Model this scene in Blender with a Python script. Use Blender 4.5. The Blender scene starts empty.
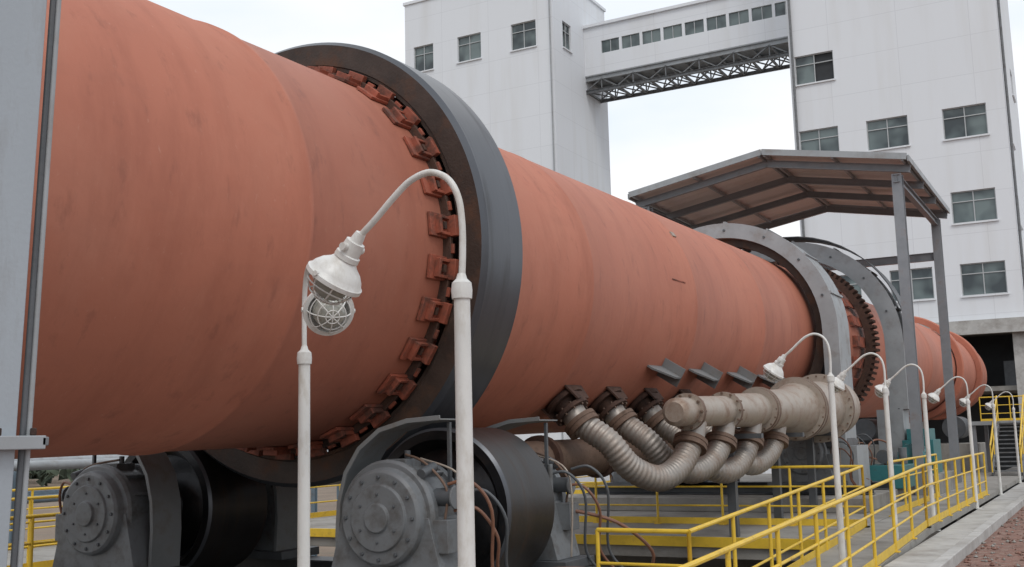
import bpy, bmesh, math, random
from mathutils import Vector, Matrix
random.seed(7)
ZO = 6.0          # camera eye height above the yard; all z below are given relative to eye level
V = Vector
S = bpy.context.scene

# ------------------------------------------------------------------ materials
def mat(name, col, rough=0.6, metal=0.0, var=0.15, scale=1.5, bump=0.08, bscale=30.0,
        dirt=None, dlo=0.55, dhi=0.75, dscale=2.0, stretch=(1, 1, 1), damt=0.8, spec=0.5, bdist=0.02, layers=()):
    m = bpy.data.materials.new(name); m.use_nodes = True
    nt = m.node_tree; N = nt.nodes; L = nt.links
    b = N["Principled BSDF"]
    b.inputs["Roughness"].default_value = rough
    b.inputs["Metallic"].default_value = metal
    b.inputs["Specular IOR Level"].default_value = spec
    tc = N.new("ShaderNodeTexCoord")
    mp = N.new("ShaderNodeMapping"); mp.inputs["Scale"].default_value = stretch
    L.new(tc.outputs["Object"], mp.inputs[0])
    n1 = N.new("ShaderNodeTexNoise"); n1.inputs["Scale"].default_value = scale
    n1.inputs["Detail"].default_value = 4; n1.inputs["Roughness"].default_value = 0.6
    L.new(mp.outputs[0], n1.inputs["Vector"])
    r1 = N.new("ShaderNodeValToRGB")
    r1.color_ramp.elements[0].position = 0.3; r1.color_ramp.elements[1].position = 0.7
    r1.color_ramp.elements[0].color = tuple(c * (1 - var) for c in col) + (1,)
    r1.color_ramp.elements[1].color = tuple(min(1, c * (1 + var)) for c in col) + (1,)
    L.new(n1.outputs["Fac"], r1.inputs[0])
    out = r1.outputs[0]
    if dirt:
        n2 = N.new("ShaderNodeTexNoise"); n2.inputs["Scale"].default_value = dscale
        n2.inputs["Detail"].default_value = 6; n2.inputs["Roughness"].default_value = 0.68
        L.new(mp.outputs[0], n2.inputs["Vector"])
        r2 = N.new("ShaderNodeMapRange")
        r2.inputs[1].default_value = dlo; r2.inputs[2].default_value = dhi
        r2.inputs[4].default_value = damt
        L.new(n2.outputs["Fac"], r2.inputs[0])
        mx = N.new("ShaderNodeMixRGB"); mx.inputs[2].default_value = tuple(dirt) + (1,)
        L.new(r2.outputs[0], mx.inputs[0]); L.new(out, mx.inputs[1]); out = mx.outputs[0]
        rr = N.new("ShaderNodeMapRange"); rr.inputs[3].default_value = rough; rr.inputs[4].default_value = min(1, rough + .25)
        L.new(r2.outputs[0], rr.inputs[0]); L.new(rr.outputs[0], b.inputs["Roughness"])
    for (lc, lsc, lst, lo, hi, amt) in layers:
        mp2 = N.new("ShaderNodeMapping"); mp2.inputs["Scale"].default_value = lst; mp2.inputs["Location"].default_value = (lsc, 3.7, 1.3)
        L.new(tc.outputs["Object"], mp2.inputs[0])
        n4 = N.new("ShaderNodeTexNoise"); n4.inputs["Scale"].default_value = lsc; n4.inputs["Detail"].default_value = 5; n4.inputs["Roughness"].default_value = .65
        L.new(mp2.outputs[0], n4.inputs["Vector"])
        r4 = N.new("ShaderNodeMapRange"); r4.inputs[1].default_value = lo; r4.inputs[2].default_value = hi; r4.inputs[4].default_value = amt
        L.new(n4.outputs["Fac"], r4.inputs[0])
        m4 = N.new("ShaderNodeMixRGB"); m4.inputs[2].default_value = tuple(lc) + (1,)
        L.new(r4.outputs[0], m4.inputs[0]); L.new(out, m4.inputs[1]); out = m4.outputs[0]
    L.new(out, b.inputs["Base Color"])
    if bump:
        n3 = N.new("ShaderNodeTexNoise"); n3.inputs["Scale"].default_value = bscale; n3.inputs["Detail"].default_value = 3
        L.new(tc.outputs["Object"], n3.inputs["Vector"])
        bp = N.new("ShaderNodeBump"); bp.inputs["Strength"].default_value = bump; bp.inputs["Distance"].default_value = bdist
        L.new(n3.outputs["Fac"], bp.inputs["Height"]); L.new(bp.outputs[0], b.inputs["Normal"])
    return m

M_KILN = mat("kiln_red_oxide_paint", (0.44, 0.160, 0.103), 0.62, 0, 0.06, 0.5, 0.14, 7, (0.50, 0.245, 0.175), .45, .85, 0.7, (0.8, 1.0, 0.8), .5, 0.35, 0.025,
             layers=[((0.27, 0.088, 0.056), 1.0, (.6, 2.2, .6), .48, .82, .55), ((0.19, 0.075, 0.055), 5.0, (1, 1, .4), .58, .78, .55),
                     ((0.34, 0.13, 0.09), 2.6, (1, .35, 1), .55, .75, .35), ((0.56, 0.34, 0.26), 22, (1, 1, .6), .64, .8, .4)])
M_KILN2 = mat("keeper_orange_paint", (0.30, 0.080, 0.045), 0.65, 0, 0.25, 3, 0.15, 30, (0.07, 0.04, 0.03), .45, .62, 4, damt=.85)
M_RUST = mat("rusty_steel", (0.10, 0.052, 0.036), 0.75, 0.2, 0.4, 3, 0.3, 40, (0.025, 0.022, 0.022), .45, .65, 3)
M_TIREF = mat("ring_side_steel", (0.050, 0.034, 0.027), 0.6, 0.3, 0.3, 3, 0.2, 30, (0.13, 0.058, 0.03), .5, .72, 2.0)
M_TIRE = mat("ring_tread_steel", (0.080, 0.086, 0.098), 0.34, 0.5, 0.10, 1.0, 0.03, 16, (0.045, 0.042, 0.042), .52, .8, 1.2, (.5, 4, .5), .7)
M_ROLL = mat("roller_tread_steel", (0.030, 0.028, 0.028), 0.38, 0.5, 0.2, 1.0, 0.05, 16, (0.075, 0.045, 0.03), .5, .75, 1.8, (.5, 4, .5), .6)
M_BLACK = mat("greasy_black_steel", (0.018, 0.018, 0.02), 0.28, 0.5, 0.3, 4, 0.1, 20, (0.05, 0.035, 0.025), .55, .75, 4)
M_GREY = mat("grey_machine_paint", (0.145, 0.155, 0.165), 0.48, 0, 0.12, 3, 0.08, 40, (0.07, 0.06, 0.05), .47, .72, 5, damt=.8)
M_GREYD = mat("dark_grey_paint", (0.075, 0.082, 0.09), 0.5, 0, 0.2, 3, 0.08, 40, (0.14, 0.12, 0.10), .55, .8, 4, damt=.5)
M_SHIELD = mat("shield_grey_paint", (0.19, 0.20, 0.205), 0.5, 0, 0.1, 3, 0.06, 20, (0.12, 0.085, 0.06), .5, .75, 3, damt=.7)
M_GUARD = mat("guard_grey_paint", (0.30, 0.32, 0.335), 0.5, 0, 0.12, 2, 0.05, 20, (0.18, 0.14, 0.11), .52, .78, 2.5, damt=.65)
M_COL = mat("column_grey_paint", (0.35, 0.39, 0.425), 0.45, 0, 0.06, 3, 0.05, 60, (0.22, 0.21, 0.20), .52, .78, 6, (1, 1, .25), .65)
M_YEL = mat("yellow_paint", (0.72, 0.48, 0.04), 0.45, 0, 0.1, 5, 0.06, 60, (0.33, 0.19, 0.06), .56, .78, 6, damt=.75)
M_LAMP = mat("lamp_white_paint", (0.66, 0.66, 0.64), 0.35, 0, 0.06, 8, 0.05, 80, (0.38, 0.33, 0.26), .50, .76, 9, (1, 1, .4), .7)
M_PIPE = mat("pipe_dusty_jacket", (0.40, 0.35, 0.30), 0.48, 0.35, 0.15, 3, 0.12, 25, (0.20, 0.12, 0.08), .46, .72, 3, damt=.85)
M_HOSEM = mat("stainless_corrugated_hose", (0.37, 0.34, 0.31), 0.48, 0.55, 0.15, 3, 0.05, 25, (0.22, 0.15, 0.11), .45, .72, 3, damt=.8)
M_PIPER = mat("pipe_rust_flange", (0.17, 0.11, 0.08), 0.7, 0.2, 0.3, 5, 0.2, 25, (0.07, 0.05, 0.04), .5, .7, 5)
M_CONC = mat("concrete", (0.27, 0.26, 0.24), 0.85, 0, 0.15, 1.5, 0.25, 30, (0.14, 0.125, 0.11), .48, .72, 1.2, damt=.75)
M_CONCL = mat("light_concrete", (0.43, 0.425, 0.41), 0.85, 0, 0.1, 2, 0.2, 30, (0.24, 0.22, 0.20), .46, .70, 1.5, damt=.8)
M_GROUND = mat("bare_ground", (0.20, 0.15, 0.11), 0.95, 0, 0.25, 0.2, 0.5, 6, (0.11, 0.10, 0.075), .5, .7, .4, bdist=.1)
M_RED = mat("red_gravel", (0.22, 0.115, 0.088), 0.95, 0, 0.3, 5, 0.9, 26, (0.32, 0.26, 0.22), .47, .68, 7, bdist=.05)
M_ROOFU = mat("canopy_sheet", (0.68, 0.62, 0.59), 0.55, 0.0, 0.06, 1.2, 0.05, 30, (0.45, 0.36, 0.31), .52, .78, 1.2, damt=.6)
M_STEEL = mat("canopy_steel", (0.23, 0.245, 0.265), 0.5, 0.1, 0.12, 3, 0.05, 40, (0.17, 0.10, 0.07), .55, .8, 3, damt=.6)
M_TEAL = mat("motor_teal_paint", (0.03, 0.16, 0.17), 0.45, 0, 0.2, 4, 0.05, 40, (0.06, 0.06, 0.05), .55, .75, 4)
M_FRAME = mat("window_frame", (0.42, 0.44, 0.45), 0.5, 0, 0.05, 3, 0)
M_HOSE = mat("hose_rubber", (0.19, 0.085, 0.05), 0.55, 0, 0.2, 6, 0.1, 60)
M_DARK = mat("dark_interior", (0.035, 0.038, 0.042), 0.8, 0, 0.2, 1, 0)
M_BLUE = mat("blue_grey_equipment", (0.16, 0.22, 0.27), 0.55, 0, 0.2, 1, 0.05, 20, (0.12, 0.10, 0.09), .5, .75, 2)
M_LEAF = mat("distant_foliage", (0.075, 0.095, 0.065), 0.9, 0, 0.4, 0.2, 0)

def glass_mat():
    m = bpy.data.materials.new("window_glass"); m.use_nodes = True
    nt = m.node_tree; b = nt.nodes["Principled BSDF"]
    b.inputs["Roughness"].default_value = 0.12; b.inputs["Specular IOR Level"].default_value = 0.6
    tc = nt.nodes.new("ShaderNodeTexCoord"); n = nt.nodes.new("ShaderNodeTexNoise"); n.inputs["Scale"].default_value = 0.55
    r = nt.nodes.new("ShaderNodeValToRGB"); r.color_ramp.elements[0].position = .38; r.color_ramp.elements[1].position = .62
    r.color_ramp.elements[0].color = (.028, .04, .045, 1); r.color_ramp.elements[1].color = (.14, .18, .18, 1)
    nt.links.new(tc.outputs["Object"], n.inputs["Vector"]); nt.links.new(n.outputs["Fac"], r.inputs[0]); nt.links.new(r.outputs[0], b.inputs["Base Color"])
    return m
M_GLASS = glass_mat()
def lampglass():
    m = bpy.data.materials.new("lamp_glass"); m.use_nodes = True
    b = m.node_tree.nodes["Principled BSDF"]
    b.inputs["Base Color"].default_value = (.36, .36, .32, 1); b.inputs["Roughness"].default_value = .12
    return m
M_LGLASS = lampglass()
def wall_mat():
    m = bpy.data.materials.new("white_panel_wall"); m.use_nodes = True
    nt = m.node_tree; N = nt.nodes; L = nt.links; b = N["Principled BSDF"]; b.inputs["Roughness"].default_value = .7
    tc = N.new("ShaderNodeTexCoord"); sp = N.new("ShaderNodeSeparateXYZ"); L.new(tc.outputs["Object"], sp.inputs[0])
    ad = N.new("ShaderNodeMath"); L.new(sp.outputs[0], ad.inputs[0]); L.new(sp.outputs[1], ad.inputs[1])
    cb = N.new("ShaderNodeCombineXYZ"); L.new(ad.outputs[0], cb.inputs[0]); L.new(sp.outputs[2], cb.inputs[1])
    br = N.new("ShaderNodeTexBrick"); L.new(cb.outputs[0], br.inputs["Vector"])
    br.offset = 0; br.inputs["Scale"].default_value = 1; br.inputs["Brick Width"].default_value = 4.6; br.inputs["Row Height"].default_value = 2.66
    br.inputs["Mortar Size"].default_value = .018; br.inputs["Color1"].default_value = (.71, .735, .77, 1); br.inputs["Color2"].default_value = (.695, .72, .755, 1)
    br.inputs["Mortar"].default_value = (.60, .62, .655, 1)
    mp = N.new("ShaderNodeMapping"); mp.inputs["Scale"].default_value = (1, 1, .10); L.new(tc.outputs["Object"], mp.inputs[0])
    n = N.new("ShaderNodeTexNoise"); n.inputs["Scale"].default_value = .8; n.inputs["Detail"].default_value = 5; L.new(mp.outputs[0], n.inputs["Vector"])
    mr = N.new("ShaderNodeMapRange"); mr.inputs[1].default_value = .48; mr.inputs[2].default_value = .85; mr.inputs[4].default_value = .5; L.new(n.outputs["Fac"], mr.inputs[0])
    mx = N.new("ShaderNodeMixRGB"); mx.inputs[2].default_value = (.55, .54, .52, 1)
    L.new(mr.outputs[0], mx.inputs[0]); L.new(br.outputs[0], mx.inputs[1]); L.new(mx.outputs[0], b.inputs["Base Color"])
    return m
M_WALL = wall_mat()

# ------------------------------------------------------------------ mesh builder
class MB:
    def __init__(s): s.v = []; s.f = []; s.fm = []; s.mats = []
    def add(s, vs, fs, m):
        if m not in s.mats: s.mats.append(m)
        i = s.mats.index(m); o = len(s.v)
        s.v += [tuple(v) for v in vs]
        for f in fs: s.f.append([o + k for k in f]); s.fm.append(i)
    def box(s, x0, x1, y0, y1, z0, z1, m):
        s.add([(x, y, z) for x in (x0, x1) for y in (y0, y1) for z in (z0, z1)],
              [(0, 1, 3, 2), (4, 6, 7, 5), (0, 4, 5, 1), (2, 3, 7, 6), (0, 2, 6, 4), (1, 5, 7, 3)], m)
    def obox(s, c, u, v, w, m):   # half vectors
        c = V(c); u = V(u); v = V(v); w = V(w)
        s.add([c + a * u + b * v + d * w for a in (-1, 1) for b in (-1, 1) for d in (-1, 1)],
              [(0, 1, 3, 2), (4, 6, 7, 5), (0, 4, 5, 1), (2, 3, 7, 6), (0, 2, 6, 4), (1, 5, 7, 3)], m)
    def beam(s, p0, p1, w, h, m, up=(0, 0, 1)):
        p0 = V(p0); p1 = V(p1); d = (p1 - p0); a = d.normalized(); up = V(up)
        if abs(a.dot(up)) > .99: up = V((0, 1, 0))
        r = a.cross(up).normalized(); q = r.cross(a).normalized()
        s.obox((p0 + p1) / 2, d / 2, r * w / 2, q * h / 2, m)
    def ibeam(s, p0, p1, w, h, m, up=(0, 0, 1), t=.02):
        p0 = V(p0); p1 = V(p1); d = (p1 - p0); a = d.normalized(); up = V(up)
        if abs(a.dot(up)) > .99: up = V((0, 1, 0))
        r = a.cross(up).normalized(); q = r.cross(a).normalized(); c = (p0 + p1) / 2
        s.obox(c + q * (h / 2 - t / 2), d / 2, r * w / 2, q * t / 2, m)
        s.obox(c - q * (h / 2 - t / 2), d / 2, r * w / 2, q * t / 2, m)
        s.obox(c, d / 2, r * t / 2, q * (h / 2 - t), m)
    def lathe(s, prof, o, ax, m, seg=32, u=None, mats=None, a0=0, a1=2 * math.pi):
        o = V(o); w = V(ax).normalized()
        if u is None: u = w.orthogonal().normalized()
        else: u = V(u).normalized()
        v = w.cross(u).normalized()
        full = abs(a1 - a0) > 6.28
        n = seg if full else seg + 1
        vs = []
        for (t, r) in prof:
            for k in range(n):
                a = a0 + (a1 - a0) * k / seg
                vs.append(o + w * t + u * (r * math.cos(a)) + v * (r * math.sin(a)))
        for i in range(len(prof) - 1):
            fs = []
            for k in range(seg):
                k2 = (k + 1) % n
                fs.append((i * n + k, i * n + k2, (i + 1) * n + k2, (i + 1) * n + k))
            mm = mats[i] if mats else m
            s.add([], [], mm)
            o_ = s.mats.index(mm)
            if i == 0: base = len(s.v); s.v += [tuple(q) for q in vs]
            for f in fs: s.f.append([base + q for q in f]); s.fm.append(o_)
    def cyl(s, p0, p1, r, m, seg=16, r1=None):
        p0 = V(p0); p1 = V(p1); l = (p1 - p0).length
        r1 = r if r1 is None else r1
        s.lathe([(0, 0.0005), (0, r), (l, r1), (l, 0.0005)], p0, p1 - p0, m, seg)
    def tube(s, pts, r, m, seg=10, sub=6, rf=None):
        P = [V(p) for p in pts]
        if sub > 1 and len(P) > 2:
            Q = []
            for i in range(len(P) - 1):
                p0 = P[max(i - 1, 0)]; p1 = P[i]; p2 = P[i + 1]; p3 = P[min(i + 2, len(P) - 1)]
                for k in range(sub):
                    t = k / sub
                    Q.append(.5 * ((2 * p1) + (-p0 + p2) * t + (2 * p0 - 5 * p1 + 4 * p2 - p3) * t * t + (-p0 + 3 * p1 - 3 * p2 + p3) * t ** 3))
            Q.append(P[-1]); P = Q
        vs = []; n = len(P); u = None
        for i in range(n):
            d = (P[min(i + 1, n - 1)] - P[max(i - 1, 0)]).normalized()
            if u is None: u = d.orthogonal().normalized()
            else: u = (u - d * u.dot(d)).normalized()
            v = d.cross(u)
            rr = rf(i, n) if rf else r
            for k in range(seg):
                a = 2 * math.pi * k / seg
                vs.append(P[i] + u * rr * math.cos(a) + v * rr * math.sin(a))
        fs = [(i * seg + k, i * seg + (k + 1) % seg, (i + 1) * seg + (k + 1) % seg, (i + 1) * seg + k) for i in range(n - 1) for k in range(seg)]
        fs.append(tuple(range(seg))); fs.append(tuple((n - 1) * seg + k for k in range(seg)))
        s.add(vs, fs, m)
    def prism(s, poly, vec, m):
        n = len(poly); vec = V(vec)
        vs = [V(p) for p in poly] + [V(p) + vec for p in poly]
        fs = [tuple(range(n)), tuple(range(n, 2 * n))] + [(i, (i + 1) % n, n + (i + 1) % n, n + i) for i in range(n)]
        s.add(vs, fs, m)
    def strip(s, prof, vec, th, m):
        P = [V(p) for p in prof]; vec = V(vec); e = vec.normalized(); Q = []
        for i in range(len(P)):
            d = (P[min(i + 1, len(P) - 1)] - P[max(i - 1, 0)]).normalized()
            Q.append(P[i] + d.cross(e).normalized() * th)
        n = len(P)
        vs = P + Q + [p + vec for p in P] + [q + vec for q in Q]
        fs = []
        for i in range(n - 1):
            fs += [(i, i + 1, 2 * n + i + 1, 2 * n + i), (n + i, n + i + 1, 3 * n + i + 1, 3 * n + i),
                   (i, i + 1, n + i + 1, n + i), (2 * n + i, 2 * n + i + 1, 3 * n + i + 1, 3 * n + i)]
        fs += [(0, n, 3 * n, 2 * n), (n - 1, 2 * n - 1, 4 * n - 1, 3 * n - 1)]
        s.add(vs, fs, m)
    def build(s, name, parent=None, bevel=0, sharp=35):
        me = bpy.data.meshes.new(name)
        off = parent["off"] if parent else (0, 0, 0)
        me.from_pydata([(v[0], v[1], v[2] + ZO) for v in s.v], [], s.f)
        for m in s.mats: me.materials.append(m)
        me.polygons.foreach_set("material_index", s.fm)
        bm = bmesh.new(); bm.from_mesh(me)
        bmesh.ops.recalc_face_normals(bm, faces=bm.faces)
        for f in bm.faces: f.smooth = True
        bm.to_mesh(me); bm.free()
        me.set_sharp_from_angle(angle=math.radians(sharp))
        ob = bpy.data.objects.new(name, me); S.collection.objects.link(ob)
        if parent: ob.parent = parent; ob.matrix_parent_inverse = Matrix.Translation(-V(off))
        if bevel:
            b = ob.modifiers.new("edge_bevel", 'BEVEL'); b.width = bevel; b.segments = 2; b.limit_method = 'ANGLE'
        return ob

def group(name, loc):
    e = bpy.data.objects.new(name, None); S.collection.objects.link(e)
    e.location = (loc[0], loc[1], loc[2] + ZO); e["off"] = (loc[0], loc[1], loc[2] + ZO)
    e.empty_display_size = .3
    return e

# ------------------------------------------------------------------ kiln
KX = -8.08; SL = 0.0162; R = 2.1
KW = V((0, 1, SL)).normalized(); KV = V((0, -SL, 1)).normalized(); KU = V((1, 0, 0))
def K(y): return V((KX, y, 1.95 + SL * y))
def KP(y, r, ph):
    return K(y) + KU * r * math.cos(ph) + KV * r * math.sin(ph)
kiln = group("rotary_kiln", (KX, 20, 2.2))
o = K(0)
def klathe(mb, prof, m, seg=96, mats=None): mb.lathe([(y / KW.y, r) for y, r in prof], o, KW, m, seg, u=KU, mats=mats)
mb = MB()
prof = [(-14, .5), (-14, R)]
seams = [-6, -1.5, 2.9, 7.27, 13.2, 17.4, 21.5, 29, 35, 40, 45, 50, 60]
for sy in seams:
    h = .022 if sy == 7.27 else .006; w = .03 if sy == 7.27 else .02
    prof += [(sy - w * 1.6, R), (sy - w, R + h), (sy + w, R + h), (sy + w * 1.6, R)]
prof += [(66, R), (66, .5)]
klathe(mb, prof, M_KILN, 160)
mb.build("shell", kiln, sharp=60)

def riding_ring(y0, y1, ro, name, mf, mt):
    mb = MB(); c = .05
    klathe(mb, [(y0, R + .13), (y0, ro - .30), (y0 - .015, ro - .29), (y0 - .015, ro - c), (y0 + c, ro), (y1 - c, ro), (y1, ro - c), (y1, R + .13), (y0, R + .13)],
           mt, 160, mats=[mf, mf, mf, mt, mt, mt, mf, mf])
    mb.build(name, kiln, sharp=25)
TY0, TY1, TR = 9.52, 10.36, 2.57
riding_ring(TY0, TY1, TR, "riding_ring", M_TIREF, M_TIRE)
riding_ring(25.4, 26.1, 2.5, "riding_ring_middle", M_TIREF, M_TIRE)
riding_ring(52, 52.8, 2.45, "riding_ring_far", M_KILN, M_KILN)
riding_ring(60.5, 61.0, 2.4, "end_seal_ring", M_KILN, M_KILN)

def keepers(ya, sgn, n, name):
    mb = MB()
    for i in range(n):
        ph = 2 * math.pi * (i + .3) / n
        def ob(y, r, t, hy, hr, ht, m):
            p = ph + t / r
            rad = KU * math.cos(p) + KV * math.sin(p); tan = -KU * math.sin(p) + KV * math.cos(p)
            mb.obox(K(y) + rad * r, KW * hy, rad * hr, tan * ht, m)
        wob = random.uniform(-.015, .015)
        ob(ya - sgn * .14, R + .022, 0, .24, .018, .125, M_KILN2)          # pad under the ring
        ob(ya - sgn * (.05 + wob * .3), R + .085, 0, .035, .07, .11, M_KILN2)     # stop block
        ob(ya - sgn * .17, R + .055, .085, .09, .032, .016, M_KILN2)
        ob(ya - sgn * .17, R + .055, -.085, .09, .032, .016, M_KILN2)
        ob(ya - sgn * (.27 + wob), R + .06, 0, .022, .04, .10, M_KILN2)
        ob(ya - sgn * .15, R + .06, 0, .022, .022, .04, M_RUST)
        ph2 = math.pi / n * R
        ob(ya - sgn * .06, R + .045, ph2, .025, .04, .115, M_RUST)
        ob(ya - sgn * .06, R + .095, ph2, .018, .02, .05, M_KILN2)
    mb.build(name, kiln, bevel=.005)
keepers(TY0, 1, 30, "ring_keepers_front")
keepers(TY1, -1, 30, "ring_keepers_back")
mb = MB(); klathe(mb, [(TY0 - .10, R + .004), (TY0 - .10, R + .012), (TY1 + .10, R + .012), (TY1 + .10, R + .004)], M_RUST, 128)
mb.build("ring_seat", kiln)
# girth gear and spring plates
mb = MB(); n = 96
gp = []
for i in range(n):
    for k, rr in ((0, 2.42), (.45, 2.42), (.55, 2.54), (.95, 2.54)):
        a = 2 * math.pi * (i + k) / n; gp.append((rr, a))
vs = []; N_ = len(gp)
for y in (31.0, 31.5):
    vs += [KP(y, r, a) for r, a in gp]
for y in (31.0, 31.5):
    vs += [KP(y, 2.24, a) for r, a in gp]
fs = []
for i in range(N_):
    j = (i + 1) % N_
    fs += [(i, j, N_ + j, N_ + i), (i, j, 2 * N_ + j, 2 * N_ + i), (N_ + i, N_ + j, 3 * N_ + j, 3 * N_ + i)]
mb.add(vs, fs, M_RUST)
for i in range(24):
    a = 2 * math.pi * i / 24
    rad = KU * math.cos(a) + KV * math.sin(a); tan = -KU * math.sin(a) + KV * math.cos(a)
    mb.obox(K(30.6) + rad * 2.2, KW * .55, rad * .02, tan * .14, M_KILN2)
    mb.obox(K(30.1) + rad * 2.15, KW * .12, rad * .05, tan * .15, M_KILN2)
mb.build("girth_gear", kiln)
# small plates / gussets on the shell underside
mb = MB()
def gusset(y, phd, h, l, m):
    p = math.radians(phd); a = KP(y, R - .02, p); rad = (KP(y, R + 1, p) - KP(y, R, p)); tan = (-KU * math.sin(p) + KV * math.cos(p))
    mb.prism([a - KW * l, a - KW * l + rad * h * .3, a - KW * l * .1 + rad * h, a + KW * l * .5 + rad * h, a + KW * l], tan * .03, m)
    mb.obox(a + rad * h * .5 + KW * l * .45 + tan * .015, KW * .012, rad * h * .5, tan * .16, m)
for y in (16.2, 18.1, 20.2, 22.2): gusset(y, -32, .40, .42, M_SHIELD)
for y in (13.6, 15.0, 16.5, 18.1):
    p = math.radians(-50)
    rad = KU * math.cos(p) + KV * math.sin(p); tan = -KU * math.sin(p) + KV * math.cos(p)
    mb.lathe([(0, .0), (0, .25), (.08, .25), (.08, .30), (.14, .30), (.14, .18), (.30, .18)], KP(y, R - .05, p), rad, M_RUST, 24)
    for t in (-.24, .24):
        mb.prism([KP(y - .26, R - .02, p) + tan * t, KP(y - .18, R + .22, p) + tan * t, KP(y + .18, R + .22, p) + tan * t, KP(y + .26, R - .02, p) + tan * t], tan * .025, M_RUST)
    mb.lathe([(.26, .17), (.26, .27), (.32, .27), (.32, .17)], KP(y, R - .05, p), rad, M_RUST, 24)
    for k in range(10):
        aa = 2 * math.pi * k / 10; q = KP(y, R + .18, p) + (KW * math.cos(aa) + tan * math.sin(aa)) * .235
        mb.cyl(q, q + rad * .12, .016, M_PIPER, 6)
mb.obox(KP(16.6, R, math.radians(8)), KW * .3, KV * .008, KU * .012, M_KILN2)
mb.obox(KP(17.4, R + .01, math.radians(35)), KW * .08, V((-.57, 0, .82)) * .05, V((.82, 0, .57)) * .015, M_PIPE)
mb.build("shell_brackets", kiln)

# ------------------------------------------------------------------ guards around rings
def guard(name, y0, y1, ro, ri, zb, m, mo):
    mb = MB(); n = 40; c = K(y0); cz = c.z
    out = [(KX + ro * math.cos(a), cz + ro * math.sin(a)) for a in [math.pi * k / n for k in range(n + 1)]]
    inn = [(KX + ri * math.cos(a), cz + ri * math.sin(a)) for a in [math.pi * k / n for k in range(n + 1)]]
    out = [(KX + ro, zb)] + out + [(KX - ro, zb)]; inn = [(KX + ri, zb)] + inn + [(KX - ri, zb)]
    k = len(out); vs = []
    for y in (y0, y1):
        vs += [(x, y, z) for x, z in out] + [(x, y, z) for x, z in inn]
    fs1 = []; fs2 = []
    for i in range(k - 1):
        fs1 += [(i, i + 1, k + i + 1, k + i), (2 * k + i, 2 * k + i + 1, 3 * k + i + 1, 3 * k + i)]
        fs2 += [(i, i + 1, 2 * k + i + 1, 2 * k + i)]
    ob = len(mb.v)
    mb.add(vs, fs1, m)
    for f in fs2: mb.f.append([ob + q for q in f]); mb.fm.append(0)
    for i in range(k - 1):
        mb.f.append([ob + q for q in (k + i, k + i + 1, 3 * k + i + 1, 3 * k + i)]); mb.fm.append(0)
    for i in range(k - 1):
        a = V((out[i][0], y0, out[i][1]))
        if i % 5 == 0:
            mid = (a + V((inn[i][0], y0, inn[i][1]))) / 2
            mb.cyl(mid + V((0, -.03, 0)), mid, .03, mo, 8)
            if 0 < i < k - 1:
                q = V((out[i][0] - KX, 0, out[i][1] - cz)).normalized()
                mb.obox(V((out[i][0], (y0 + y1) / 2, out[i][1])) + q * .02, V((0, (y1 - y0) / 2, 0)), q * .02, q.cross(V((0, 1, 0))) * .03, m)
    return mb
g = group("ring_guard_arch", (KX, 25.8, 2.3))
mb = guard("g", 25.15, 26.35, 2.76, 2.40, -.3, M_GUARD, M_GREYD)
mb.box(KX + 2.60, KX + 3.0, 25.1, 26.4, -1.6, -.3, M_GUARD)
mb.box(KX - 3.0, KX - 2.60, 25.1, 26.4, -1.6, -.3, M_GUARD)
mb.build("arch_cover", g)
g = group("ring_guard_arch", (KX, 31.3, 2.3))
mb = guard("g", 31.6, 32.5, 3.15, 2.65, .6, M_GUARD, M_GREYD)
mb.box(KX + 2.3, KX + 3.0, 31.55, 32.55, -1.6, .6, M_GUARD)
mb.box(KX - 3.0, KX - 2.3, 31.55, 32.55, -1.6, .6, M_GUARD)
mb.build("arch_cover", g)
mb = MB()
pl = [(KX + 3.32 * math.cos(a), 31.55, K(31.6).z + 3.32 * math.sin(a)) for a in [math.pi * k / 24 for k in range(25)]]
mb.strip(pl, (0, 1.0, 0), .03, M_GREYD); mb.build("arch_rim", g)

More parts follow.
